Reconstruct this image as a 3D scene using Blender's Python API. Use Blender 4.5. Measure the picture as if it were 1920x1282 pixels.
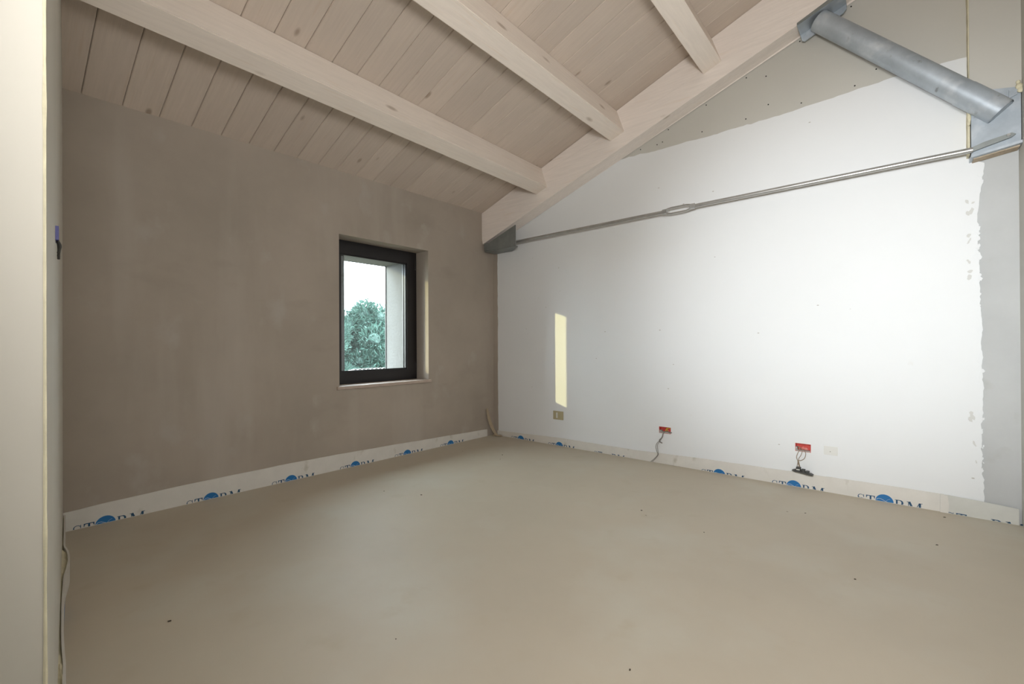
import bpy, bmesh, math, random
from mathutils import Vector, Matrix, noise
from mathutils.geometry import tessellate_polygon
PI = math.pi
scene = bpy.context.scene
for o in list(bpy.data.objects): bpy.data.objects.remove(o)
C = scene.collection

# ------------------------------------------------------------------ camera
cam = bpy.data.cameras.new('camera'); cam.sensor_width = 36.0; cam.lens = 853.0 / 1920.0 * 36.0
cam.clip_start = 0.02; cam.clip_end = 300
co = bpy.data.objects.new('camera', cam); C.objects.link(co); scene.camera = co
th, pit, rol = math.radians(49.35), math.radians(.2), math.radians(.3)
F0 = Vector((-math.cos(th), math.sin(th), 0)); R0 = Vector((math.sin(th), math.cos(th), 0)); U0 = Vector((0, 0, 1))
F = F0 * math.cos(pit) + U0 * math.sin(pit); U = U0 * math.cos(pit) - F0 * math.sin(pit)
R1 = R0 * math.cos(rol) - U * math.sin(rol); U1 = U * math.cos(rol) + R0 * math.sin(rol)
m = Matrix((R1, U1, -F)).transposed().to_4x4(); m.translation = (0, 0, 1.15); co.matrix_world = m

# ------------------------------------------------------------------ world, sun, lamps, exposure
w = bpy.data.worlds.new('overcast_sky'); scene.world = w; w.use_nodes = True
bg = w.node_tree.nodes['Background']; bg.inputs['Color'].default_value = (.80, .91, 1.0, 1); bg.inputs['Strength'].default_value = 20.0
def light(name, kind, loc, direction, energy, color, **kw):
    l = bpy.data.lights.new(name, kind); l.energy = energy; l.color = color
    for k, v in kw.items(): setattr(l, k, v)
    o = bpy.data.objects.new(name, l); C.objects.link(o); o.location = loc
    o.rotation_euler = Vector(direction).to_track_quat('-Z', 'Y').to_euler(); return o
light('sun', 'SUN', (-8, -2, 6), (.92, 1, -.323), 3.1, (1, .88, .42), angle=.009)
light('flash_fill', 'AREA', (.14, -.05, 1.78), (-.18, 1, .18), 66, (1, .985, .965), shape='DISK', size=.5)  # added fill disc for the wide flash spill; no real softbox stands here
light('flash_beam', 'SPOT', (-.27, .03, 1.60), (0, 1, -.015), 365, (.92, .97, 1), shadow_soft_size=.05, spot_size=math.radians(54), spot_blend=1.0)
light('rear_fill', 'AREA', (-.3, -2.85, 1.6), (-.1, 1, .12), 7, (1, .94, .86), shape='RECTANGLE', size=1.8, size_y=1.5)  # added ambient fill before the windowless rear wall, in place of assumed daylight
scene.view_settings.view_transform = 'Standard'; scene.view_settings.look = 'None'
scene.view_settings.exposure = 0.0; scene.view_settings.gamma = 1.0
scene.view_settings.use_curve_mapping = False

# ------------------------------------------------------------------ materials
def mat(name, color, rough=.6, metal=0.0, spec=.5, var=None, bump=None, layers=(), stretch=(1, 1, 1), rand=0.0, extra=None):
    """var=(scale, amount) colour mottling; bump=(scale, strength); layers=[(scale, lo, hi, colour, stretch)] spots mixed over the base"""
    m = bpy.data.materials.new(name); m.use_nodes = True; nt = m.node_tree; N = nt.nodes; L = nt.links
    b = N['Principled BSDF']; b.inputs['Roughness'].default_value = rough; b.inputs['Metallic'].default_value = metal
    b.inputs['Specular IOR Level'].default_value = spec
    tc = N.new('ShaderNodeTexCoord')
    oi = N.new('ShaderNodeObjectInfo')
    off = N.new('ShaderNodeVectorMath'); off.operation = 'MULTIPLY_ADD'
    L.new(oi.outputs['Random'], off.inputs[0]); off.inputs[1].default_value = (rand * 31, rand * 17, rand * 23); L.new(tc.outputs['Object'], off.inputs[2])
    def mapped(st):
        mp = N.new('ShaderNodeMapping'); mp.inputs['Scale'].default_value = st; L.new(off.outputs[0], mp.inputs['Vector']); return mp.outputs[0]
    base = N.new('ShaderNodeRGB'); base.outputs[0].default_value = (*color, 1); cur = base.outputs[0]
    if var:
        nz = N.new('ShaderNodeTexNoise'); nz.inputs['Scale'].default_value = var[0]; nz.inputs['Detail'].default_value = 6
        nz.inputs['Roughness'].default_value = .6; L.new(mapped(stretch), nz.inputs['Vector'])
        mr = N.new('ShaderNodeMapRange'); mr.inputs['From Min'].default_value = .28; mr.inputs['From Max'].default_value = .72
        mr.inputs['To Min'].default_value = 1 - var[1]; mr.inputs['To Max'].default_value = 1 + var[1]; L.new(nz.outputs['Fac'], mr.inputs['Value'])
        vm = N.new('ShaderNodeVectorMath'); vm.operation = 'SCALE'; L.new(cur, vm.inputs[0]); L.new(mr.outputs[0], vm.inputs['Scale']); cur = vm.outputs[0]
    for (sc, lo, hi, col, st) in layers:
        if sc < 0:      # voronoi dots (knots, nail marks)
            vz = N.new('ShaderNodeTexVoronoi'); vz.inputs['Scale'].default_value = -sc; L.new(mapped(st), vz.inputs['Vector']); out = vz.outputs['Distance']
        else:
            vz = N.new('ShaderNodeTexNoise'); vz.inputs['Scale'].default_value = sc; vz.inputs['Detail'].default_value = 5; L.new(mapped(st), vz.inputs['Vector']); out = vz.outputs['Fac']
        mr = N.new('ShaderNodeMapRange'); mr.inputs['From Min'].default_value = lo; mr.inputs['From Max'].default_value = hi; L.new(out, mr.inputs['Value'])
        mx = N.new('ShaderNodeMix'); mx.data_type = 'RGBA'; L.new(mr.outputs[0], mx.inputs['Factor']); L.new(cur, mx.inputs[6]); mx.inputs[7].default_value = (*col, 1); cur = mx.outputs[2]
    if rand:
        mr = N.new('ShaderNodeMapRange'); mr.inputs['To Min'].default_value = .94; mr.inputs['To Max'].default_value = 1.05; L.new(oi.outputs['Random'], mr.inputs['Value'])
        vm = N.new('ShaderNodeVectorMath'); vm.operation = 'SCALE'; L.new(cur, vm.inputs[0]); L.new(mr.outputs[0], vm.inputs['Scale']); cur = vm.outputs[0]
    L.new(cur, b.inputs['Base Color'])
    if bump:
        nz = N.new('ShaderNodeTexNoise'); nz.inputs['Scale'].default_value = bump[0]; nz.inputs['Detail'].default_value = 7; L.new(mapped(stretch), nz.inputs['Vector'])
        bp = N.new('ShaderNodeBump'); bp.inputs['Strength'].default_value = bump[1]; bp.inputs['Distance'].default_value = .01
        L.new(nz.outputs['Fac'], bp.inputs['Height']); L.new(bp.outputs[0], b.inputs['Normal'])
    return m
I3 = (1, 1, 1)
def wood(name, color, st, kn):
    return mat(name, color, rough=.55, spec=.3, var=(6, .05), bump=(9, .12), stretch=st, rand=1.0,
               layers=[(-1.0, .105, .05, (color[0] * .62, color[1] * .57, color[2] * .52), kn), (4, .62, .85, (color[0] * .93, color[1] * .87, color[2] * .8), st)])
M = {}
M['plank'] = wood('whitewashed_plank', (.615, .525, .45), (.6, 9, 9), (2.2, 5.0, 5.0))
M['beam'] = wood('whitewashed_beam', (.88, .79, .71), (9, .6, 9), (4.2, 1.5, 4.2))
M['rafter'] = wood('whitewashed_rafter', (.84, .765, .71), (.6, 9, 9), (1.6, 4.2, 4.2))
M['deck'] = mat('roof_deck', (.20, .15, .11), rough=.9)
M['raw_plaster'] = mat('raw_grey_plaster', (.405, .352, .298), rough=.9, spec=.15, var=(1.3, .09), bump=(5, .25),
    layers=[(1.1, .56, .78, (.455, .405, .35), (1, 2.6, .35)), (1.7, .60, .80, (.335, .288, .24), (1, .7, 1.4)), (3.2, .62, .80, (.45, .41, .365), (1, 1.2, 1))])
M['white_plaster'] = mat('white_plaster', (.785, .80, .81), rough=.5, spec=.3, var=(1.6, .012), bump=(2.4, .10),
    layers=[(-3.1, .030, .018, (.50, .48, .45), (1, 1, 1.9)), (6.0, .74, .84, (.70, .69, .66), (1, 1, .8))])
M['pier'] = mat('grey_render', (.53, .54, .54), rough=.75, spec=.2, var=(2.2, .07), bump=(8, .2), layers=[(3.0, .62, .8, (.42, .42, .39), I3)])
M['scrape'] = mat('scuffed_plaster', (.64, .64, .62), rough=.8)
M['plasterboard'] = mat('plasterboard', (.56, .545, .50), rough=.8, spec=.2, var=(1.2, .02))
M['near_wall'] = mat('cream_wall', (.56, .535, .475), rough=.6, spec=.3, var=(2.5, .05), bump=(4, .1), stretch=(1, 1, .3))
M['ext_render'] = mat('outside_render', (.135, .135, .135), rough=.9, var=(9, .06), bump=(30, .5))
M['floor'] = mat('screed_floor', (.52, .46, .365), rough=.56, spec=.35, var=(.9, .06), bump=(3, .08),
    layers=[(1.4, .50, .72, (.55, .515, .43), I3), (5, .62, .85, (.485, .42, .315), I3), (-2.6, .022, .012, (.22, .18, .13), I3), (-5.3, .016, .008, (.66, .62, .55), I3)])
M['foam_strip'] = mat('white_foam_strip', (.70, .675, .63), rough=.5, spec=.3, var=(7, .05), bump=(14, .3), layers=[(9, .64, .78, (.52, .49, .42), (1, 1, .6))])
M['foam_strip2'] = mat('dusty_foam_strip', (.62, .62, .58), rough=.5, spec=.3, var=(7, .06), bump=(14, .3))
M['pu_foam'] = mat('yellow_builders_foam', (.70, .65, .47), rough=.8, var=(14, .12), bump=(25, .8))
M['tan'] = mat('tan_underlay', (.42, .34, .24), rough=.8, var=(9, .1))
M['ink'] = mat('dark_blue_ink', (.012, .075, .16), rough=.5)
M['ink_blue'] = mat('blue_ink', (.012, .16, .42), rough=.45)
M['ink_white'] = mat('white_gap_in_print', (.55, .62, .68), rough=.5)
M['steel'] = mat('galvanised_steel', (.42, .47, .52), rough=.45, metal=.35, spec=.5, var=(5, .20), bump=(7, .25),
    layers=[(9, .55, .72, (.58, .62, .66), (1, 1, 1)), (16, .66, .76, (.24, .25, .26), (1, .6, 1))])
M['steel_dark'] = mat('dull_galvanised_steel', (.25, .27, .265), rough=.5, metal=.5, var=(6, .2), bump=(9, .2))
M['rust'] = mat('rusty_edge', (.46, .37, .27), rough=.8, var=(18, .25), bump=(30, .4))
M['rod'] = mat('zinc_rod', (.50, .50, .49), rough=.33, metal=.75, var=(12, .12))
M['frame'] = mat('anthracite_frame', (.014, .012, .013), rough=.42, spec=.4)
M['spacer'] = mat('grey_spacer', (.05, .05, .05), rough=.35, metal=.4)
M['sill'] = mat('stone_sill', (.47, .38, .32), rough=.55, var=(12, .08))
M['red'] = mat('red_plastic', (.62, .075, .060), rough=.45, var=(30, .25), layers=[(22, .58, .72, (.72, .35, .30), I3)])
M['mortar'] = mat('grey_mortar', (.42, .40, .37), rough=.9, var=(20, .2), bump=(40, .6))
M['yellow'] = mat('yellow_wire', (.75, .52, .05), rough=.4)
M['grey_wire'] = mat('grey_wire', (.22, .20, .18), rough=.4)
M['brown_wire'] = mat('brown_wire', (.30, .23, .16), rough=.4)
M['black'] = mat('dark_plastic', (.05, .05, .048), rough=.5, var=(30, .3))
M['beige_plate'] = mat('beige_switch_plate', (.42, .37, .23), rough=.5)
M['pale_plate'] = mat('pale_blank_plate', (.74, .74, .71), rough=.6)
M['blue_box'] = mat('blue_plastic', (.02, .02, .22), rough=.4)
M['screw'] = mat('black_screw', (.012, .012, .012), rough=.5)
M['debris'] = mat('dirt_crumb', (.07, .055, .04), rough=.9)
M['leaf'] = mat('olive_leaf', (.038, .078, .062), rough=.8, spec=.1, var=(1.6, .35), layers=[(5, .50, .68, (.075, .12, .105), I3)])
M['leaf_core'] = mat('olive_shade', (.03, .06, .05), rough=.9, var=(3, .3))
M['bark'] = mat('olive_bark', (.16, .13, .10), rough=.9, var=(6, .2), bump=(12, .6))
M['ground'] = mat('dry_grass_ground', (.07, .07, .04), rough=1, var=(.5, .25))
M['tile'] = mat('pale_roof_tile', (.14, .137, .13), rough=.8, var=(6, .12))
M['roof_body'] = mat('tiled_roof_slope', (.07, .05, .04), rough=.9, var=(3, .2))
gm = bpy.data.materials.new('window_glass'); gm.use_nodes = True; nt = gm.node_tree; nt.nodes.remove(nt.nodes['Principled BSDF'])
gt = nt.nodes.new('ShaderNodeBsdfTransparent'); gt.inputs[0].default_value = (.95, .97, .96, 1)
gg = nt.nodes.new('ShaderNodeBsdfGlossy'); gg.inputs['Roughness'].default_value = .02
gx = nt.nodes.new('ShaderNodeMixShader'); gx.inputs[0].default_value = .05; nt.links.new(gt.outputs[0], gx.inputs[1]); nt.links.new(gg.outputs[0], gx.inputs[2])
nt.links.new(gx.outputs[0], nt.nodes['Material Output'].inputs['Surface']); M['glass'] = gm

# ------------------------------------------------------------------ helpers
def tag(o, label=None, cat=None, group=None, kind=None):
    if label: o['label'] = label
    if cat: o['category'] = cat
    if group: o['group'] = group
    if kind: o['kind'] = kind
    return o
def obj(name, bm, m, parent=None, smooth=False, origin=None):
    """mesh given in world coordinates -> linked as one object (shifted to its parent or origin)"""
    bmesh.ops.recalc_face_normals(bm, faces=bm.faces[:])
    base = Vector((0, 0, 0))
    if parent is not None:
        p = parent
        while p is not None: base += p.location; p = p.parent
    org = Vector(origin) if origin is not None else base
    bmesh.ops.translate(bm, vec=-org, verts=bm.verts[:])
    me = bpy.data.meshes.new(name); bm.to_mesh(me); bm.free()
    for mm in (m if isinstance(m, (list, tuple)) else [m]): me.materials.append(M[mm])
    if smooth:
        for p in me.polygons: p.use_smooth = True
        me.set_sharp_from_angle(angle=math.radians(40))
    o = bpy.data.objects.new(name, me); C.objects.link(o); o.location = org - base
    if parent is not None: o.parent = parent
    return o
def thing(name, label, cat, loc, group=None):
    o = bpy.data.objects.new(name, None); C.objects.link(o); o.location = loc; o.empty_display_size = .1
    return tag(o, label, cat, group)
def struct(name, bm, m, **k): return tag(obj(name, bm, m, **k), kind='structure')
def BM(): return bmesh.new()
def box(bm, x0, x1, y0, y1, z0, z1, bev=0, mi=0):
    vs = [bm.verts.new((x, y, z)) for x in (x0, x1) for y in (y0, y1) for z in (z0, z1)]
    fs = [bm.faces.new([vs[i] for i in f]) for f in ((0, 1, 3, 2), (4, 6, 7, 5), (0, 4, 5, 1), (2, 3, 7, 6), (0, 2, 6, 4), (1, 5, 7, 3))]
    for f in fs: f.material_index = mi
    if bev:
        es = list({e for f in fs for e in f.edges}); bmesh.ops.bevel(bm, geom=es, offset=bev, segments=2, affect='EDGES', profile=.6)
    return bm
def prism(bm, loops, fn, a, b, mi=0):
    """loops = [outer, hole, ...] of (u, v); fn(u, v, w) -> xyz; extruded from w=a to w=b"""
    flat = [p for l in loops for p in l]
    tris = tessellate_polygon([[Vector((p[0], p[1], 0)) for p in l] for l in loops])
    va = [bm.verts.new(fn(p[0], p[1], a)) for p in flat]; vb = [bm.verts.new(fn(p[0], p[1], b)) for p in flat]
    fs = []
    for t in tris:
        for vv in (va, vb):
            try: fs.append(bm.faces.new([vv[i] for i in t]))
            except ValueError: pass
    k = 0
    for l in loops:
        n = len(l)
        for i in range(n):
            j = (i + 1) % n
            fs.append(bm.faces.new((va[k + i], va[k + j], vb[k + j], vb[k + i])))
        k += n
    for f in fs: f.material_index = mi
    return bm
fX = lambda u, v, w: (w, u, v)      # u=Y v=Z, extruded along X
fY = lambda u, v, w: (u, w, v)      # u=X v=Z, extruded along Y
fZ = lambda u, v, w: (u, v, w)
def rect(u0, u1, v0, v1): return [(u0, v0), (u1, v0), (u1, v1), (u0, v1)]
def ring(bm, o, i, a, b, fn=fX): return prism(bm, [rect(*o), rect(*i)], fn, a, b)
def tube(bm, pts, r, n=10, cap=True, rs=None):
    pts = [Vector(p) for p in pts]; rings = []; up = None
    for k, p in enumerate(pts):
        t = (pts[min(k + 1, len(pts) - 1)] - pts[max(k - 1, 0)]).normalized()
        if up is None: up = t.orthogonal().normalized()
        up = (up - t * up.dot(t)).normalized(); s = t.cross(up); rr = rs[k] if rs else r
        rings.append([bm.verts.new(p + (up * math.cos(2 * PI * i / n) + s * math.sin(2 * PI * i / n)) * rr) for i in range(n)])
    for a, b in zip(rings, rings[1:]):
        for i in range(n): bm.faces.new((a[i], a[(i + 1) % n], b[(i + 1) % n], b[i]))
    if cap: bm.faces.new(rings[0]); bm.faces.new(rings[-1])
    return bm
def spline(pts, k=6):
    P = [Vector(p) for p in pts]; P = [P[0] * 2 - P[1]] + P + [P[-1] * 2 - P[-2]]; out = []
    for i in range(1, len(P) - 2):
        for j in range(k):
            t = j / k; a, b, c, d = P[i - 1], P[i], P[i + 1], P[i + 2]
            out.append(.5 * ((2 * b) + (c - a) * t + (2 * a - 5 * b + 4 * c - d) * t * t + (3 * b - a - 3 * c + d) * t ** 3))
    out.append(P[-2]); return out
def lerp(tab, x):
    for (a, fa), (b, fb) in zip(tab, tab[1:]):
        if x <= b: return fa + (fb - fa) * max(0, (x - a)) / (b - a)
    return tab[-1][1]
def rag(s, amp, seed):
    return amp * (noise.noise(Vector((s * 3.1, seed, 0))) * .9 + noise.noise(Vector((s * 11, seed, 3))) * .7 + noise.noise(Vector((s * 37, seed, 7))) * .5 + noise.noise(Vector((s * 90, seed, 9))) * .3)

# ------------------------------------------------------------------ geometry constants
X0, Y0, S = -3.94, 4.225, .353
SA = math.atan(S); nrm = math.sqrt(1 + S * S)
def roof(x, y): return 2.745 + S * (x - X0) + .005 * y
XR = .56                                             # right-hand wall
nw = lambda x: .152 - .0889 * (x + 2.0)              # face line of the near (doorway) wall

# ------------------------------------------------------------------ setting: floor, walls, roof
struct('floor', box(BM(), -4.0, 1.0, -3.2, 4.3, -.12, 0), 'floor')

# left wall: inner leaf with the window opening, outer leaf with a tighter opening
wl = struct('wall_left', prism(BM(), [[(-3.3, -.3), (4.6, -.3), (4.6, 2.80), (-3.3, 2.80)], rect(2.145, 3.185, .735, 2.172)], fX, -4.215, X0), 'raw_plaster')
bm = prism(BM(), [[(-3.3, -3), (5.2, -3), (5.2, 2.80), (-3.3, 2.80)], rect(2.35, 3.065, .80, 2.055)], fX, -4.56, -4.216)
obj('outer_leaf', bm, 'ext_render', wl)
obj('corner_bead', box(box(BM(), -4.568, -4.558, 3.055, 3.068, .80, 2.055), -4.568, -4.558, 2.35, 3.068, 2.05, 2.062), 'spacer', wl)

# back wall: render body, grey pier, white plaster coat with a broken edge, plasterboard above
boxes = [(-1.776, -1.662, .288, .350), (-.655, -.550, .283, .347)]
bm = prism(BM(), [[(X0 - .3, -.3), (.9, -.3), (.9, 4.9), (X0 - .3, 4.9)]] + [rect(*b) for b in boxes], fY, 4.237, 4.285)
box(bm, X0 - .6, .9, 4.285, 4.6, -3, 4.9)
wb = struct('wall_back', bm, 'pier')
def top_z(x): return lerp([(-3.9, 3.0), (-2.1, 3.011), (-1.33, 2.99), (-.6, 3.0), (-.02, 3.03), (.34, 3.024)], x)
outer = [(-3.862 + rag(z, .007, 5), z) for z in [i * .05 for i in range(58)]][::-1]
outer += [(X0 + .02, 2.9)] if False else []
left = outer[:]                                      # from top to bottom
bottom = [(-3.86, 0.0), (.385, 0.0)]
right = [(.386 + lerp([(0, 0), (.6, .004), (1.3, .004), (1.8, -.008), (2.05, -.008), (2.2, .012), (2.33, .03)], z) + rag(z, .013, 1), z) for z in [i * .018 for i in range(1, 129)]]
right += [(.337, 2.345), (.335, 3.02)]
top = [(x, top_z(x) + rag(x, .011, 2)) for x in [.30 - i * .03 for i in range(0, 138)]]
loop = left + bottom[1:] + right + top
coat = obj('plaster_coat', prism(BM(), [loop] + [rect(*b) for b in boxes], fY, Y0, 4.2365), 'white_plaster', wb)
obj('corner_render', box(BM(), X0, -3.845, 4.2295, 4.2365, 0, 2.9), 'raw_plaster', wb)
# flakes where the coat has broken away along the pier
random.seed(4)
def chips(n, xf, r0, r1, d0, d1, name, mt, zf):
    bm = BM()
    for i in range(n):
        z = zf(); x = xf(z); r = random.uniform(r0, r1); d = random.uniform(d0, d1); st = random.uniform(.7, 2.2); tl = random.uniform(-.8, .8)
        pts = [(x + math.cos(a + tl) * r * random.uniform(.5, 1.2), z + math.sin(a) * r * random.uniform(.6, 1.1) * st) for a in [k * PI / 5 for k in range(10)]]
        prism(bm, [pts], fY, Y0 - d, Y0 + .0005)
    tag(obj(name, bm, mt, wb), kind='stuff')
edge = lambda z: .386 + lerp([(0, 0), (.6, .004), (1.3, .004), (1.8, -.008), (2.05, -.008), (2.2, .012), (2.33, .03)], z)
chips(70, lambda z: edge(z) + random.uniform(-.022, .004), .004, .012, .0015, .0045, 'plaster_flakes', 'white_plaster', lambda: random.uniform(.18, 2.28))
chips(16, lambda z: edge(z) - random.uniform(.02, .06), .006, .013, .0004, .0007, 'plaster_scrapes', 'scrape', lambda: random.choice([random.uniform(1.55, 2.2), random.uniform(1.55, 2.2), random.uniform(.2, .7)]))
chips(14, lambda z: random.uniform(-3.75, -2.9), .003, .006, .0003, .0006, 'plaster_scrapes', 'scrape', lambda: random.uniform(.5, 2.3))
# plasterboard above the coat
pb = obj('plasterboard_panel', box(BM(), -2.9, .334, 4.229, 4.2365, 2.98, 4.5), 'plasterboard', wb)
SCR = [(-.993, 3.395), (-.844, 3.351), (-1.322, 3.277), (-.829, 3.111), (-.597, 3.043), (-.999, 3.047), (-1.36, 3.049), (-1.668, 3.164), (-1.726, 3.064),
       (-1.779, 3.054), (-1.948, 3.055), (-.604, 3.535), (-.258, 3.053), (-.133, 3.127), (-.276, 3.652)]
for x, z in SCR:
    sc = obj('screw', prism(BM(), [[(x + math.cos(a) * .0052, z + math.sin(a) * .0052) for a in [k * PI / 4 for k in range(8)]]], fY, 4.2265, 4.2295), 'screw', pb)
# boxed-in column head of plasterboard
cs = obj('plasterboard_casing', prism(BM(), [[(.336, 2.745), (.560, 2.69), (.560, 4.6), (.336, 4.6)]], fY, 4.13, 4.229), 'plasterboard', wb)
bm = BM()
zs = [2.35 + i * .03 for i in range(76)]
pts = [(lerp([(2.3, .3265), (2.7, .327), (2.85, .3315), (5, .332)], z) + rag(z, .0035, 8), z) for z in zs] + [(.337, z) for z in zs[::-1]]
prism(bm, [pts], fY, 4.14, 4.228)
obj('foam_seam', bm, 'pu_foam', wb)
struct('wall_right', box(BM(), XR, .9, -3.2, 4.2365, -.1, 4.9), 'plasterboard')

# near wall with the doorway jamb
def pY(x, d=0): return nw(x) + d
bm = BM(); xs = [-4.2, -.965]
prism(bm, [[(xs[0], pY(xs[0])), (xs[1], pY(xs[1])), (xs[1] + .0, -.16), (xs[0], pY(xs[0]) - .2)]], fZ, -.05, 4.9)
wf = struct('wall_front', bm, 'near_wall')
bm = BM()
zz = [i * .035 for i in range(120)]
prev = None
for z in zz:
    k = .0018 + abs(rag(z, .0025, 12)); cxy = (-.964, pY(-.965) + .0005)
    r = [bm.verts.new((cxy[0] + math.cos(a) * k, cxy[1] + math.sin(a) * k * 1.0, z)) for a in [q * PI / 3 for q in range(6)]]
    if prev:
        for i in range(6): bm.faces.new((prev[i], prev[(i + 1) % 6], r[(i + 1) % 6], r[i]))
    prev = r
obj('plaster_bead', bm, 'pu_foam', wf, smooth=True)
# doorway space behind the camera
struct('wall_rear', box(BM(), -3.2, .9, -3.3, -3.0, -.1, 4.9), 'near_wall')
struct('wall_side', box(BM(), -2.7, -2.5, -3.0, .06, -.1, 4.9), 'near_wall')

# roof: deck slab plus individual boards
def roofbox(bm, xa, xb, ya, yb, d0, d1):
    vs = []
    for x in (xa, xb):
        for y in (ya, yb):
            for d in (d0, d1): vs.append(bm.verts.new((x - d * S / nrm, y, roof(x, y) + d / nrm)))
    for f in ((0, 1, 3, 2), (4, 6, 7, 5), (0, 4, 5, 1), (2, 3, 7, 6), (0, 2, 6, 4), (1, 5, 7, 3)): bm.faces.new([vs[i] for i in f])
    return bm
ceil = struct('ceiling', roofbox(BM(), -4.75, 1.0, -3.3, 4.6, .021, .14), 'deck')
bounds = [.215, .41, .61, .81, 1.0, 1.19, 1.385, 1.575, 1.765, 1.95, 2.125, 2.317, 2.508, 2.70, 2.89, 3.08, 3.272, 3.464, 3.656, 3.85, 4.045, 4.24]
bb = .215
while bb > -3.1: bb -= .193; bounds.insert(0, bb)
Lp = (XR + .05 - X0) * nrm; W = .193
bm = BM(); c = .0045; g = .0012
# cross-section (y, z): chamfered lower edges, 20 mm thick
sec = [(g, .02), (g, c), (g + c, 0), (W - g - c, 0), (W - g, c), (W - g, .02)]
va = [bm.verts.new((-.01, y, z)) for y, z in sec]; vb = [bm.verts.new((Lp, y, z)) for y, z in sec]
for i in range(6): bm.faces.new((va[i], va[(i + 1) % 6], vb[(i + 1) % 6], vb[i]))
bm.faces.new(va); bm.faces.new(vb); bmesh.ops.recalc_face_normals(bm, faces=bm.faces[:])
pm = bpy.data.meshes.new('plank'); bm.to_mesh(pm); bm.free(); pm.materials.append(M['plank'])
for a, b in zip(bounds, bounds[1:]):
    p = bpy.data.objects.new('plank', pm); C.objects.link(p); p.parent = ceil
    p.location = (X0, a, roof(X0, a)); p.rotation_euler = (.005, -SA, 0); p.scale = (1, (b - a) / W, 1)

# ------------------------------------------------------------------ timber: three purlins and the rafter
def purlin(x_at0, slope, label, wdt=.158, dep=.24):
    ya, yb = -3.0, 4.03
    bm = BM(); ends = []
    for y in (ya, yb):
        xa = x_at0 + slope * y; za = roof(xa, y)
        q = []
        for (s_, d_) in ((0, 0), (-wdt, 0), (-wdt, dep), (0, dep)):
            q.append(bm.verts.new((xa + s_ / nrm + d_ * S / nrm, y, za + s_ * S / nrm - d_ / nrm)))
        ends.append(q)
    for i in range(4): bm.faces.new((ends[0][i], ends[0][(i + 1) % 4], ends[1][(i + 1) % 4], ends[1][i]))
    bm.faces.new(ends[0]); bm.faces.new(ends[1])
    es = [e for e in bm.edges if abs((e.verts[0].co - e.verts[1].co).y) > 1]
    bmesh.ops.bevel(bm, geom=es, offset=.005, segments=2, affect='EDGES')
    return tag(obj('ceiling_beam', bm, 'beam', origin=(x_at0, 0, roof(x_at0, 0))), label, 'beam', 'whitewashed beams carrying the board ceiling')
purlin(-2.937, -.0208, 'long whitewashed timber beam nearest the grey window wall, lowest of the three')
purlin(-2.045, -.014, 'whitewashed timber beam in the middle, between the low beam and the short top one')
purlin(-1.165, -.012, 'short visible whitewashed timber beam at the top, nearest the steel strut')
V = .392
bm = BM()
prism(bm, [[(X0 + .012, roof(X0, 4.1) - V + .004), (XR - .005, roof(XR, 4.1) - V), (XR - .005, roof(XR, 4.1) - .002), (X0 + .012, roof(X0, 4.1) - .002)]], fY, 4.03, 4.222)
bmesh.ops.dissolve_limit(bm, angle_limit=.01, verts=bm.verts[:], edges=bm.edges[:])
es = [e for e in bm.edges if abs((e.verts[0].co - e.verts[1].co).x) > 2]
bmesh.ops.bevel(bm, geom=es, offset=.006, segments=2, affect='EDGES')
tag(obj('rafter', bm, 'rafter', origin=(X0, 4.12, roof(X0, 4.1) - V)), 'sloping whitewashed rafter running up along the white gable wall', 'beam')
rb = lambda x: roof(x, 4.1) - V

# ------------------------------------------------------------------ steel: rafter shoe, tie rod, strut, plates
t = thing('rafter_shoe', 'galvanised steel shoe under the low end of the rafter in the corner', 'bracket', (-3.65, 4.12, 2.28))
zb = lambda x: lerp([(-3.9, 2.290), (-3.385, 2.272)], x)
obj('front_plate', prism(BM(), [[(-3.886, zb(-3.886)), (-3.386, zb(-3.386)), (-3.386, 2.522), (-3.80, 2.376), (-3.886, 2.376)]], fY, 4.012, 4.022), 'steel_dark', t)
obj('back_plate', prism(BM(), [[(-3.886, zb(-3.886)), (-3.60, zb(-3.6)), (-3.60, 2.47), (-3.886, 2.376)]], fY, 4.205, 4.215), 'steel_dark', t)
obj('base_plate', prism(BM(), [[(-3.886, 4.022), (-3.39, 4.022), (-3.39, 4.06), (-3.60, 4.205), (-3.886, 4.205)]], fZ, 2.274, 2.286), 'steel_dark', t)
obj('end_plate', box(BM(), -3.896, -3.884, 4.022, 4.215, 2.29, 2.378), 'steel_dark', t)

t = thing('tie_rod', 'thin zinc tie rod with turnbuckle running level across the white wall', 'tie rod', (-1.53, 4.10, 2.35))
zr = lambda x: 2.347 + .0045 * (x + 3.43)
for xa, xb in ((-3.47, -1.64), (-1.42, .345)):
    obj('rod', tube(BM(), [(xa, 4.10, zr(xa)), (xb, 4.10, zr(xb))], .0175, 16), 'rod', t, smooth=True)
bm = BM()
for sgn in (1, -1):
    pts = [(-1.668, 0), (-1.63, .019), (-1.60, .026), (-1.46, .026), (-1.43, .019), (-1.392, 0)]
    tube(bm, [(x, 4.10, zr(x) + sgn * d) for x, d in pts], .009, 8, rs=[.012, .0105, .0085, .0085, .0105, .012])
tb = obj('turnbuckle', bm, 'rod', t, smooth=True)
for x in (-1.655, -1.405):
    obj('nut', tube(BM(), [(x - .022, 4.10, zr(x)), (x + .022, 4.10, zr(x))], .025, 6), 'rod', tb)
obj('flat_end', prism(BM(), [[(.335, 2.352), (.515, 2.398), (.532, 2.412), (.515, 2.424), (.40, 2.402), (.335, 2.380)]], fY, 4.100, 4.120), 'steel_dark', t)
obj('bolt', tube(BM(), [(.500, 4.085, 2.410), (.500, 4.102, 2.410)], .009, 6), 'rod', t)

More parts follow.
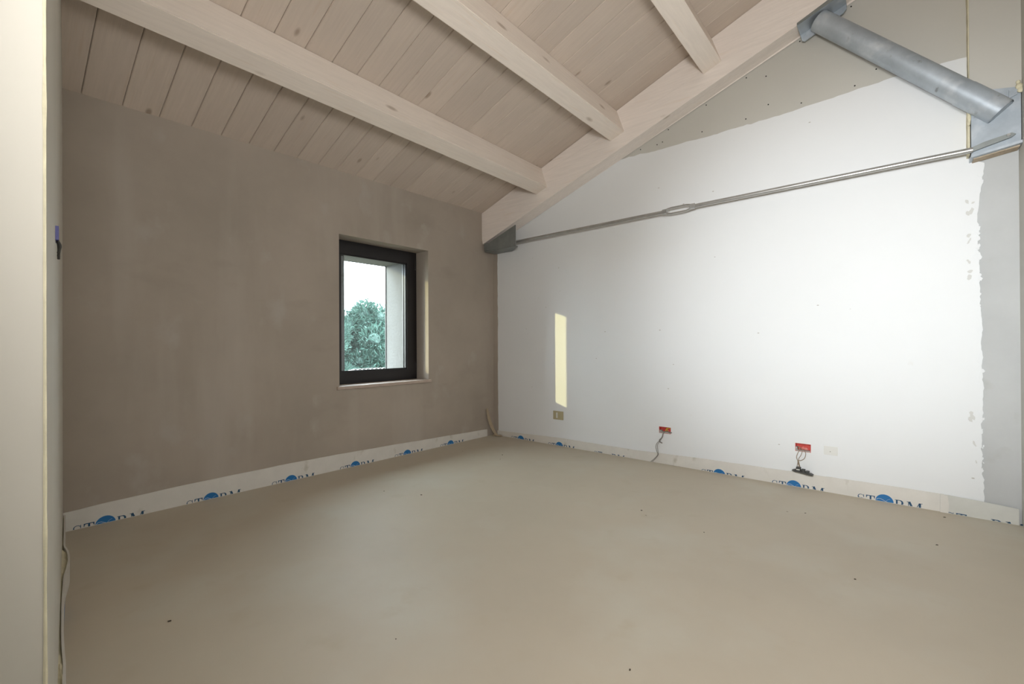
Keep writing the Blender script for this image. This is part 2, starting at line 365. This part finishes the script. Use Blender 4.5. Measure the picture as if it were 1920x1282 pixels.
t = thing('node_plate', 'wide galvanised steel plate on the column head where strut and rod meet', 'steel plate', (.45, 4.14, 2.32))
obj('face_plate', prism(BM(), [[(.341, 2.335), (.556, 2.372), (.556, 2.700), (.341, 2.748)]], fY, 4.122, 4.134), 'steel', t)
obj('bottom_flange', prism(BM(), [[(.338, 2.318), (.559, 2.352), (.559, 2.368), (.338, 2.334)]], fY, 4.10, 4.23), 'steel', t)
obj('rust_edge', prism(BM(), [[(.352, 2.3135), (.553, 2.344), (.553, 2.353), (.352, 2.3215)]], fY, 4.140, 4.228), 'rust', t, )
obj('lug', prism(BM(), [[(.505, 2.640), (.54, 2.655), (.54, 2.69), (.505, 2.69)]], fY, 4.110, 4.122), 'steel', t)

pa, pc = Vector((-.43, 4.108, 3.535)), Vector((.470, 4.098, 2.562)); ax = (pc - pa).normalized()
t = thing('steel_strut', 'thick galvanised steel tube strut between the rafter and the column plate', 'strut', pa)
bm = tube(BM(), [pa - ax * .045, pa + ax * .3, pa + ax * .7, pc - ax * .2, pc], .072, 40, cap=False)
bm2 = bm
obj('tube', tube(bm2, [pc, pc - ax * .02], .066, 40), 'steel', t, smooth=True)
bm = BM(); tube(bm, [pc - ax * .24, pc - ax * .22, pc - ax * .004], .0745, 40, cap=False)
obj('sleeve', bm, 'steel', t, smooth=True)
# L-shaped foot on the underside of the rafter
def along(x, d): return (x, rb(x) - d)
xa, xb = -.592, -.300
obj('foot_plate', prism(BM(), [[(xa, rb(xa) + .001), (xb, rb(xb) + .001), (xb, rb(xb) - .011), (xa, rb(xa) - .011)]], fY, 4.022, 4.218), 'steel', t)
obj('back_plate', prism(BM(), [[(xa, rb(xa) - .008), (xa + .012, rb(xa) - .058), (xa + .03, rb(xa) - .066), (xb - .02, rb(xb) - .068), (xb, rb(xb) - .045), (xb, rb(xb) - .008)]], fY, 4.168, 4.180), 'steel', t)
obj('cheek_plate', prism(BM(), [[(xa, rb(xa) - .010), (xb, rb(xb) - .010), (xb, rb(xb) + .024), (xa, rb(xa) + .008)]], fY, 4.018, 4.028), 'steel_dark', t)

# ------------------------------------------------------------------ window
win = thing('window_1', None, None, (-4.18, 2.665, .762)); win['kind'] = 'structure'
fo = (2.145, 3.185, .762, 2.172)
obj('window_frame', ring(BM(), fo, (2.205, 3.125, .82, 2.115), -4.215, -4.150), 'frame', win)
sash = obj('sash', ring(BM(), (2.175, 3.150, .792, 2.140), (2.262, 3.040, .880, 2.036), -4.190, -4.128), 'frame', win)
bm = ring(BM(), (2.252, 3.050, .870, 2.046), (2.275, 3.028, .893, 2.024), -4.150, -4.140)
obj('glazing_bead', bm, 'frame', sash)
obj('spacer', ring(BM(), (2.255, 3.047, .873, 2.043), (2.270, 3.030, .889, 2.028), -4.172, -4.158), 'spacer', sash)
obj('outer_bead', ring(BM(), (2.256, 3.046, .874, 2.042), (2.272, 3.023, .886, 2.030), -4.188, -4.176), 'spacer', sash)
obj('pane', box(BM(), -4.1595, -4.1555, 2.262, 3.040, .880, 2.036), 'glass', sash)
obj('handle', box(box(BM(), -4.128, -4.112, 2.195, 2.225, 1.24, 1.33, .004), -4.112, -4.082, 2.198, 2.222, 1.16, 1.31, .006), 'frame', win)
for z in (.83, 1.98):
    obj('hinge', tube(BM(), [(-4.138, 3.158, z), (-4.138, 3.158, z + .11)], .011, 10), 'frame', win, smooth=True)
obj('window_sill', box(BM(), -4.149, -3.918, 2.118, 3.208, .733, .762, .003), 'sill', win)

# ------------------------------------------------------------------ printed foam strips along the wall foot
def ribbon(pts, wd):
    """flat letter stroke: centre line pts with widths wd -> list of quads"""
    out = []; P = [Vector((p[0], p[1])) for p in pts]; Ls = []
    for i, p in enumerate(P):
        d = (P[min(i + 1, len(P) - 1)] - P[max(i - 1, 0)]).normalized(); n = Vector((-d.y, d.x)); h = wd[i] / 2
        Ls.append((p + n * h, p - n * h))
    for a, b in zip(Ls, Ls[1:]): out.append([a[0], a[1], b[1], b[0]])
    return out
def arc(cx, cy, rx, ry, a0, a1, n=9): return [(cx + rx * math.cos(math.radians(a0 + (a1 - a0) * i / n)), cy + ry * math.sin(math.radians(a0 + (a1 - a0) * i / n))) for i in range(n + 1)]
def quad(x0, x1, y0, y1): return [Vector((x0, y0)), Vector((x1, y0)), Vector((x1, y1)), Vector((x0, y1))]
def glyph(ch):
    if ch == 'S':
        p = arc(.40, .72, .30, .24, 25, 250, 10) + arc(.44, .27, .32, .25, 80, -160, 11)
        n = len(p); w_ = [.05 + .15 * math.exp(-((i - n / 2) / 4.5) ** 2) for i in range(n)]
        return ribbon(p, w_) + [quad(.66, .72, .66, .98), quad(.06, .12, .04, .34)]
    if ch == 'T':
        return [quad(.0, .90, .92, 1.0), quad(.36, .54, .0, .93), quad(.26, .64, .0, .05), [Vector((0, .93)), Vector((0, .70)), Vector((.04, .70)), Vector((.14, .93))], [Vector((.90, .93)), Vector((.90, .70)), Vector((.86, .70)), Vector((.76, .93))]]
    if ch == 'R':
        p = [(.20, .965)] + arc(.48, .73, .24, .235, 90, -90, 8) + [(.2, .495)]; n = len(p)
        w_ = [.06 + .13 * math.sin(PI * i / (n - 1)) ** 2 for i in range(n)]
        return [quad(.10, .27, .0, 1.0), quad(.0, .37, .0, .05), quad(.0, .30, .95, 1.0)] + ribbon(p, w_) + ribbon([(.42, .52), (.62, .25), (.86, .02)], [.15, .17, .15]) + [quad(.74, .98, .0, .05)]
    if ch == 'M':
        return [quad(.12, .18, .0, 1.0), quad(.0, .32, .0, .05), quad(.98, 1.16, .0, 1.0), quad(.86, 1.28, .0, .05), quad(0, .24, .95, 1.0), quad(1.06, 1.28, .95, 1.0)] + \
            ribbon([(.20, 1.0), (.60, .05)], [.20, .17]) + ribbon([(.60, .05), (1.04, 1.0)], [.05, .06])
def print_logo(parent, fn, s0, sc=1.0, zoff=0.0, faint=False):
    """word with a globe for its O, cut by the floor; fn(s, z, lift) -> xyz on the strip"""
    H = .066 * sc; zb_ = -.041 * sc + zoff
    def flat(polys, lift):
        bm = BM()
        for q in polys:
            vs = [bm.verts.new((p[0], p[1], 0)) for p in q]
            try: bm.faces.new(vs)
            except ValueError: pass
        bmesh.ops.bisect_plane(bm, geom=bm.verts[:] + bm.edges[:] + bm.faces[:], plane_co=(0, .0025, 0), plane_no=(0, -1, 0), clear_outer=True)
        for v in bm.verts: v.co = fn(v.co.x, v.co.y, lift)
        return bm
    for ch, u, wd in (('S', 0, .055), ('T', .052, .056), ('R', .213, .057), ('M', .277, .064)):
        polys = [[Vector((s0 + (u + p[0] * wd) * sc, zb_ + p[1] * H)) for p in q] for q in glyph(ch)]
        bm = flat(polys, .0006)
        if len(bm.faces): tag(obj('printed_letter', bm, 'ink', parent), kind='stuff')
    if faint: return
    gc = (s0 + .156 * sc, -.003 * sc + zoff); r = .0505 * sc
    bm = flat([[Vector(gc)] + [Vector((gc[0] + r * math.cos(a), gc[1] + r * math.sin(a))) for a in (PI * k / 16, PI * (k + 1) / 16)] for k in range(-6, 22)], .0006)
    obj('printed_globe', bm, 'ink_blue', parent)
    cv = [ribbon([(gc[0] + x * sc, gc[1] + z * sc) for x, z in [(-.047, .006), (-.036, .016), (-.022, .017), (-.008, .010), (.008, .002), (.03, -.006)]], [.0028] * 6),
          ribbon([(gc[0] + x * sc, gc[1] + z * sc) for x, z in [(.006, .003), (.018, .016), (.032, .024)]], [.0012] * 3)]
    bm = flat([q for c_ in cv for q in c_], .0010)
    if len(bm.faces): tag(obj('printed_wave', bm, 'ink_white', parent), kind='stuff')

LT = [(.28, .115), (.55, .13), (.95, .143), (1.6, .148), (2.1, .143), (2.5, .133), (3.3, .110), (4.0, .088), (4.2, .08)]
def strip_mesh(path, hfun, th_, seed, base=.0):
    """upright strip: path = [(x, y, nx, ny)], height from hfun(i)"""
    bm = BM(); rows = []
    for i, (x, y, nx, ny) in enumerate(path):
        h = hfun(i)
        rows.append([bm.verts.new((x, y, base)), bm.verts.new((x + nx * th_, y + ny * th_, base)), bm.verts.new((x + nx * th_, y + ny * th_, h)), bm.verts.new((x, y, h))])
    for a, b in zip(rows, rows[1:]):
        for i in range(4): bm.faces.new((a[i], a[(i + 1) % 4], b[(i + 1) % 4], b[i]))
    bm.faces.new(rows[0]); bm.faces.new(rows[-1]); return bm
def empty_strip(name, label, loc): return thing(name, label, 'edge strip', loc, 'foam edge strips along the wall foot')
ts = empty_strip('foam_strip', 'printed white foam edge strip along the foot of the grey window wall', (X0 + .004, 2.2, 0))
ys = [.30 + i * .05 for i in range(77)]
obj('strip', strip_mesh([(X0 + .0005, y, 1, 0) for y in ys], lambda i: lerp(LT, ys[i]) + rag(ys[i], .0025, 31), .0065, 1), 'foam_strip', ts)
fnL = lambda s, z, l: (X0 + .0072 + l, s, z)
for s in (.365, .958, 1.545, 2.14, 2.735, 3.335): print_logo(ts, fnL, s)
RT = [(-3.87, .06), (-3.3, .078), (-2.9, .09), (-2, .088), (-1.3, .108), (-.7, .115), (-.1, .121), (.22, .119), (.4, .112), (.56, .10)]
ts = empty_strip('foam_strip', 'printed white foam edge strip along the foot of the white gable wall', (-1.8, Y0 - .004, 0))
xs = [-3.87 + i * .05 for i in range(82)]; xs[-1] = .205
obj('strip', strip_mesh([(x, Y0 - .0005, 0, -1) for x in xs], lambda i: lerp(RT, xs[i]) + rag(xs[i], .003, 33), .0065, 1), 'foam_strip', ts)
fnR = lambda s, z, l: (s, Y0 - .0072 - l, z)
for s, zo, fa in ((-3.645, -.003, 0), (-3.085, -.003, 0), (-2.49, -.012, 1), (-1.93, -.022, 1), (-1.385, -.009, 0), (-.822, .0, 0), (-.262, .006, 0)): print_logo(ts, fnR, s, zoff=zo, faint=bool(fa))
ts = empty_strip('foam_strip', 'short dusty foam strip end piece below the grey pier', (.38, Y0 - .004, 0))
xs2 = [.185 + i * .02 for i in range(19)]
obj('strip', strip_mesh([(x, Y0 - .0077, 0, -1) for x in xs2], lambda i: lerp(RT, xs2[i]) + rag(xs2[i], .003, 35), .007, 1), 'foam_strip2', ts)
fnR2 = lambda s, z, l: (s, Y0 - .0155 - l, z)
print_logo(ts, fnR2, .21, zoff=-.014, faint=True)
obj('torn_flap', prism(BM(), [[(.185, .0), (.225, .0), (.228, .06), (.222, .117), (.188, .119)]], fY, Y0 - .020, Y0 - .015), 'foam_strip', ts)
# strip standing along the near wall, bulging away from it
pth = spline([(-3.93, .332, 0), (-3.554, .299, 0), (-3.341, .281, 0), (-3.242, .284, 0), (-3.13, .279, 0), (-3.022, .265, 0), (-2.905, .245, 0), (-2.768, .230, 0), (-2.598, .213, 0), (-2.447, .200, 0), (-2.312, .189, 0), (-2.188, .181, 0), (-2.112, .177, 0), (-2.044, .171, 0), (-1.974, .164, 0), (-1.7, .136, 0), (-1.3, .098, 0)], 6)
path = [(p.x, p.y - .004, .0855, .996) for p in pth]
t = empty_strip('foam_strip', 'wavy foam edge strip bulging off the doorway wall at far left', (-2.7, .23, 0))
obj('strip', strip_mesh(path, lambda i: .105 + rag(path[i][0], .004, 41), .007, 1), 'foam_strip', t)
bm = BM(); prev = None
for i, (x, y, nx, ny) in enumerate(path):
    h = .097 + rag(x, .012, 51); q = [bm.verts.new(p) for p in ((x, nw(x) - .002, 0), (x, y + .001, 0), (x, y + .001, h * .9), (x, nw(x) - .002, h * 1.1))]
    if prev:
        for k in range(4): bm.faces.new((prev[k], prev[(k + 1) % 4], q[(k + 1) % 4], q[k]))
    else: bm.faces.new(q)
    prev = q
bm.faces.new(prev)
obj('foam_backing', bm, 'pu_foam', t)
def fnN(s, z, l):
    for a, b in zip(path, path[1:]):
        if a[0] <= s <= b[0]:
            k = (s - a[0]) / (b[0] - a[0]); return (s, a[1] + (b[1] - a[1]) * k + .0065 + l, z)
    return (s, path[-1][1], z)
print_logo(t, fnN, -2.86, sc=1.0, zoff=.005)
print_logo(t, fnN, -2.30, sc=.9, zoff=0, faint=True)

# builders' foam blobs
def blob(name, parts, label, cat='foam', group=None, mt='pu_foam', seed=0):
    bm = BM()
    for (x, y, z, r, sx, sy, sz) in parts:
        mt_ = Matrix.Translation((x, y, z)) @ Matrix.Diagonal((sx, sy, sz, 1))
        res = bmesh.ops.create_icosphere(bm, subdivisions=3, radius=r, matrix=mt_)
        for v in res['verts']:
            n = (v.co - Vector((x, y, z))); k = 1 + .35 * noise.noise(v.co * 28 + Vector((seed, 0, 0))) + .15 * noise.noise(v.co * 80)
            v.co = Vector((x, y, z)) + n * k
    zmin = min(v.co.z for v in bm.verts)
    return tag(obj(name, bm, mt, smooth=True, origin=(parts[0][0], parts[0][1], zmin)), label, cat, group)
blob('foam_blob', [(-3.14, .259, .082, .020, 3.4, .55, .9), (-3.03, .249, .082, .015, 3, .5, .8)], 'yellow foam filling behind the bulging strip at far left floor', seed=2)
blob('foam_blob', [(-2.10, .166, .085, .020, 4.0, .42, .9)], 'yellow foam lump low on the doorway wall at lower left', seed=3)
blob('foam_blob', [(.548, 4.112, 2.70, .017, .8, .9, 1.3), (.552, 4.108, 2.675, .014, 1, .9, 1.2), (.545, 4.115, 2.73, .012, .9, .9, 1)], 'cream foam blob at the right end of the steel plate', seed=5)
blob('foam_blob', [(.332, 4.12, 2.575, .012, .8, .8, 2.6), (.330, 4.12, 2.545, .010, .9, .8, 1.6)], 'small cream foam drip at the left edge of the steel plate under the strut', seed=6)
blob('foam_blob', [(-3.862, 4.175, .010, .022, 2.0, 1.4, .6), (-3.80, 4.19, .008, .016, 2.4, 1.2, .6)], 'dull yellow foam squashed on the floor in the far corner', mt='tan', seed=8)

# torn underlay strip leaning in the corner
bm = BM(); pts = spline([(-3.925, 4.085, .345, ), (-3.922, 4.10, .27), (-3.915, 4.125, .18), (-3.895, 4.150, .09), (-3.86, 4.165, .03), (-3.80, 4.160, .004)], 5)
prev = None
for i, p in enumerate(pts):
    hw = .013 + .012 * math.sin(i / len(pts) * PI)
    r = [bm.verts.new(p + Vector((0, -hw, 0))), bm.verts.new(p + Vector((.003, hw, .002))), bm.verts.new(p + Vector((.007, hw, .002))), bm.verts.new(p + Vector((.005, -hw, 0)))]
    if prev:
        for k in range(4): bm.faces.new((prev[k], prev[(k + 1) % 4], r[(k + 1) % 4], r[k]))
    else: bm.faces.new(r)
    prev = r
bm.faces.new(prev)
tag(obj('underlay_scrap', bm, 'tan', origin=(-3.86, 4.15, 0)), 'narrow torn tan scrap leaning against the wall in the far corner', 'scrap')

# ------------------------------------------------------------------ wall electrics
t = thing('outlet_plate', 'beige blank socket plate on the white wall below the sunlit strip', 'outlet', (-2.94, Y0, .29))
obj('plate', box(BM(), -3.010, -2.876, 4.213, 4.2255, .293, .388, .004), 'beige_plate', t)
obj('rocker', box(BM(), -2.965, -2.948, 4.2105, 4.214, .310, .372, .001), 'pale_plate', t)
obj('rocker', box(BM(), -2.938, -2.921, 4.2105, 4.214, .310, .372, .001), 'beige_plate', t)
t = thing('cover_plate', 'pale blank cover plate beside the right-hand red wall box', 'cover plate', (-.42, Y0, .28))
obj('plate', box(BM(), -.466, -.378, 4.2215, 4.2255, .285, .352, .002), 'pale_plate', t)
obj('screw', tube(BM(), [(-.425, 4.219, .312), (-.425, 4.2225, .312)], .004, 8), 'mortar', t)

def red_box(b, label, group='red flush boxes in the white wall'):
    t = thing('wall_box', label, 'wall box', ((b[0] + b[1]) / 2, Y0, b[2]), group)
    x0, x1, z0, z1 = b
    bm = ring(BM(), (x0, x1, z0, z1), (x0 + .004, x1 - .004, z0 + .004, z1 - .004), 4.226, 4.270, fY); box(bm, x0, x1, 4.262, 4.270, z0, z1)
    bm.verts.index_update()
    obj('box_shell', bm, 'red', t)
    return t
t = red_box(boxes[0], 'red flush wall box with a yellow wire and grey wires hanging out')
obj('mortar_lump', box(BM(), -1.774, -1.664, 4.222, 4.262, .290, .304, .004), 'mortar', t)
obj('mortar_lump', box(BM(), -1.772, -1.750, 4.222, 4.255, .304, .318, .004), 'mortar', t)
obj('yellow_wire', tube(BM(), spline([(-1.72, 4.25, .300, ), (-1.712, 4.235, .325), (-1.70, 4.232, .338), (-1.68, 4.235, .343), (-1.672, 4.25, .333)]), .0035, 6), 'yellow', t, smooth=True)
obj('yellow_wire', tube(BM(), spline([(-1.70, 4.255, .31), (-1.705, 4.235, .322), (-1.696, 4.232, .335)]), .0035, 6), 'yellow', t, smooth=True)
obj('grey_wire', tube(BM(), spline([(-1.700, 4.245, .305), (-1.722, 4.222, .302), (-1.733, 4.215, .285), (-1.741, 4.214, .251), (-1.767, 4.214, .222), (-1.762, 4.214, .206), (-1.741, 4.214, .196)]), .0052, 7), 'grey_wire', t, smooth=True)
obj('grey_wire', tube(BM(), spline([(-1.690, 4.24, .305), (-1.675, 4.222, .302), (-1.650, 4.214, .306)]), .005, 7), 'grey_wire', t, smooth=True)
obj('grey_wire', tube(BM(), spline([(-1.738, 4.217, .27), (-1.762, 4.217, .225), (-1.796, 4.217, .185), (-1.806, 4.218, .15), (-1.797, 4.218, .11), (-1.786, 4.212, .08), (-1.815, 4.206, .04), (-1.850, 4.202, .006)]), .0027, 6), 'grey_wire', t, smooth=True)
obj('grey_wire', tube(BM(), spline([(-1.736, 4.216, .28), (-1.755, 4.216, .225), (-1.786, 4.216, .180), (-1.790, 4.217, .15), (-1.785, 4.217, .11), (-1.780, 4.211, .08), (-1.805, 4.204, .04), (-1.835, 4.199, .006)]), .0024, 6), 'grey_wire', t, smooth=True)
t = red_box(boxes[1], 'red flush wall box with thin brown wires looping down to the loose frame')
obj('mortar_lump', box(BM(), -.653, -.553, 4.222, 4.262, .285, .294, .004), 'mortar', t)
obj('mortar_lump', box(BM(), -.653, -.640, 4.222, 4.258, .294, .318, .004), 'mortar', t)
for pts in ([(-.64, 4.25, .318), (-.635, 4.222, .322), (-.622, 4.214, .305), (-.636, 4.212, .27), (-.645, 4.212, .235), (-.636, 4.212, .205), (-.640, 4.205, .168)],
            [(-.645, 4.25, .312), (-.628, 4.22, .320), (-.607, 4.213, .300), (-.613, 4.212, .262), (-.630, 4.212, .225), (-.628, 4.21, .195), (-.620, 4.204, .164)],
            [(-.60, 4.25, .300), (-.590, 4.222, .293), (-.583, 4.213, .270), (-.592, 4.212, .235), (-.615, 4.212, .216), (-.634, 4.212, .213), (-.632, 4.208, .19), (-.626, 4.204, .166)]):
    obj('brown_wire', tube(BM(), spline(pts), .0024, 6), 'brown_wire', t, smooth=True)
t = thing('socket_frame', 'dark loose socket mounting frame hanging by wires above the foam strip', 'socket frame', (-.60, 4.19, .125))
bm = prism(BM(), [[(-.672, .138), (-.650, .131), (-.540, .116), (-.530, .121), (-.545, .129), (-.600, .138), (-.655, .144)]], fY, 4.165, 4.212)
obj('frame', bm, 'black', t)
obj('socket_module', box(BM(), -.644, -.613, 4.17, 4.208, .138, .166, .003), 'black', t)
obj('socket_module', box(BM(), -.608, -.584, 4.17, 4.208, .134, .155, .003), 'black', t)
obj('socket_module', box(BM(), -.580, -.556, 4.172, 4.206, .128, .146, .003), 'black', t)
obj('terminal', tube(BM(), [(-.640, 4.166, .150), (-.618, 4.166, .150)], .004, 8), 'pale_plate', t)
# blue box on the near wall
t = thing('wall_box', 'small blue wall box with dark wires on the doorway wall at far left', 'wall box', (-1.77, nw(-1.77), 1.40))
def nbox(xa, xb, d, z0, z1): return prism(BM(), [[(xa, nw(xa) - .004), (xb, nw(xb) - .004), (xb, nw(xb) + d), (xa, nw(xa) + d)]], fZ, z0, z1)
obj('box_shell', nbox(-1.81, -1.75, .007, 1.440, 1.478), 'blue_box', t)
for k in range(3):
    obj('wire', tube(BM(), spline([(-1.77, nw(-1.77) + .004, 1.443), (-1.76 - .02 * k, nw(-1.77) + .009, 1.425), (-1.775 - .02 * k, nw(-1.77) + .006 + .002 * k, 1.408 - .006 * k)]), .0032, 6), 'black', t, smooth=True)

# ------------------------------------------------------------------ crumbs on the floor
random.seed(9)
SP = [(-3.141, 3.497, .009, 'crumb on the floor nearest the far corner'), (-3.042, 3.354, .005, 'tiny crumb just in front of the one nearest the corner'),
      (-2.788, 2.178, .009, 'crumb on the floor out from the window, at the edge of the bright patch'), (-3.084, 2.046, .006, 'small crumb on the floor left of the bright patch edge'),
      (-1.366, 2.946, .008, 'crumb on the bright floor in front of the left red wall box'), (-.92, 2.848, .006, 'small crumb on the bright floor in line with the right red wall box'),
      (-.503, 3.602, .006, 'small crumb close below the second blue globe print from the right'), (-.182, 2.752, .007, 'crumb on the right part of the floor'),
      (-.735, 1.483, .006, 'crumb at the front edge of the floor in view'), (.14, 3.509, .008, 'crumb in front of the short strip end piece at right'),
      (.20, 4.092, .008, 'crumb right under the strip joint by the pier'), (-2.324, .508, .009, 'crumb at the lower left of the floor near the doorway wall'),
      (-1.507, 1.05, .004, 'tiny crumb on the near part of the floor, left of centre')]
for x, y, r, lb in SP:
    r *= .68
    bm = BM(); bmesh.ops.create_icosphere(bm, subdivisions=1, radius=r, matrix=Matrix.Translation((x, y, r * .38)) @ Matrix.Rotation(random.random() * 3, 4, 'Z') @ Matrix.Diagonal((1.3, .8, .5, 1)))
    for v in bm.verts: v.co += Vector((random.uniform(-1, 1), random.uniform(-1, 1), random.uniform(-.3, .3))) * r * .25
    for v in bm.verts: v.co.z = max(v.co.z, 0)
    tag(obj('dirt_crumb', bm, 'debris', origin=(x, y, 0)), 'dark ' + lb, 'debris', 'dirt crumbs on the floor')

# ------------------------------------------------------------------ outside: ground, tiled roof, olive trees
bm = BM(); vs = [bm.verts.new(p) for p in ((-90, -60, -3), (-4.56, -60, -3), (-4.56, 90, -3), (-90, 90, -3))]; bm.faces.new(vs)
bmesh.ops.extrude_face_region(bm, geom=bm.faces[:])
for v in list(bm.verts)[:4]: v.co.z -= .3
struct('ground', bm, 'ground')
t = thing('tiled_roof', 'low outbuilding roof edge with pale curved tiles seen through the window', 'roof', (-18, 11, -3))
bm = BM(); prism(bm, [[(-19.5, -3), (-18.0, -3), (-18.0, -.02), (-19.5, -.30)]], lambda u, v, w: (u, w, v), 9.0, 14.5)
obj('roof_body', bm, 'roof_body', t)
for i in range(20):
    y = 10.52 + i * .205
    if y > 14.4: break
    pts = [(y + .095 * math.cos(a), .0 + .085 * math.sin(a)) for a in [PI * k / 8 for k in range(9)]]
    pts += [(y + .075 * math.cos(a), .0 + .065 * math.sin(a)) for a in [PI * k / 8 for k in range(8, -1, -1)]]
    obj('roof_tile', prism(BM(), [pts], lambda u, v, w: (w, u, v + .01 + (w + 18) * .15), -18.5, -17.95), 'tile', t)
def tree_mesh(seed):
    random.seed(seed); N = 34000; bm = BM()
    lobes = []
    for i in range(64):
        a = random.uniform(0, 2 * PI); e = random.uniform(-.9, 1); rr = random.uniform(.35, 1) ** .5
        c_ = Vector((math.cos(a) * math.sqrt(1 - e * e) * 1.75 * rr, math.sin(a) * math.sqrt(1 - e * e) * 1.75 * rr, e * 2.55 * rr)); lobes.append((c_, random.uniform(.34, .66)))
    lobes.append((Vector((0, 0, 2.5)), .5))
    verts, faces = [], []
    for i in range(N):
        c_, r = random.choice(lobes); d = Vector((random.gauss(0, 1), random.gauss(0, 1), random.gauss(0, 1))).normalized()
        p = c_ + d * r * random.uniform(.75, 1.12); dr = (d + Vector((random.gauss(0, .5), random.gauss(0, .5), random.gauss(.5, .6)))).normalized()
        sd = dr.cross(Vector((random.gauss(0, 1), random.gauss(0, 1), random.gauss(0, 1)))).normalized(); L_ = random.uniform(.14, .32); w_ = random.uniform(.018, .034)
        k = len(verts); verts += [p, p + dr * L_ * .5 + sd * w_, p + dr * L_, p + dr * L_ * .5 - sd * w_]; faces.append((k, k + 1, k + 2, k + 3))
    me = bpy.data.meshes.new('foliage'); me.from_pydata([tuple(v) for v in verts], [], faces); me.materials.append(M['leaf'])
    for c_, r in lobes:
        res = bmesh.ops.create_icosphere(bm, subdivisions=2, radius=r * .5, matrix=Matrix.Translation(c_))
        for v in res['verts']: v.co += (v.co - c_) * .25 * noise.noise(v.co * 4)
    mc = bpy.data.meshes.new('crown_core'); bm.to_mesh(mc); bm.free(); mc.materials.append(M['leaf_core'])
    return me, mc
mA, cA = tree_mesh(3)
bm = BM(); tube(bm, spline([(0, 0, -4.6), (.1, .05, -3.6), (-.05, .1, -2.6), (.05, 0, -1.2), (0, 0, 0)]), .2, 10, rs=None); tm = bpy.data.meshes.new('trunk'); bm.to_mesh(tm); bm.free(); tm.materials.append(M['bark'])
bm = BM()
for a in range(5): tube(bm, spline([(0, 0, -2.4), (.5 * math.cos(a * 1.3), .5 * math.sin(a * 1.3), -1.3), (1.1 * math.cos(a * 1.3), 1.1 * math.sin(a * 1.3), .3)]), .07, 6)
bmh = bpy.data.meshes.new('branches'); bm.to_mesh(bmh); bm.free(); bmh.materials.append(M['bark'])
for (x, y, top, sc_, rz, lb) in ((-26, 15.95, 3.95, 1.25, .3, 'grey-green olive tree with the tallest crown, seen left in the window view'),
                             (-27.5, 19.2, 4.05, 1.25, 2.1, 'grey-green olive tree behind the right side of the window view'),
                             (-25.0, 12.3, 3.1, 1.15, 4.0, 'olive tree beyond the left side of the window opening'),
                             (-32, 18.6, 3.4, 1.3, 5.1, 'olive tree further back, filling the gap between the two nearer crowns'),
                             (-32, 14.6, 2.4, 1.3, 1.1, 'low olive tree further back, at the left edge of the window view')):
    zc = top - 3.05 * sc_
    t = thing('olive_tree', lb, 'tree', (x, y, -3), 'olive trees outside the window')
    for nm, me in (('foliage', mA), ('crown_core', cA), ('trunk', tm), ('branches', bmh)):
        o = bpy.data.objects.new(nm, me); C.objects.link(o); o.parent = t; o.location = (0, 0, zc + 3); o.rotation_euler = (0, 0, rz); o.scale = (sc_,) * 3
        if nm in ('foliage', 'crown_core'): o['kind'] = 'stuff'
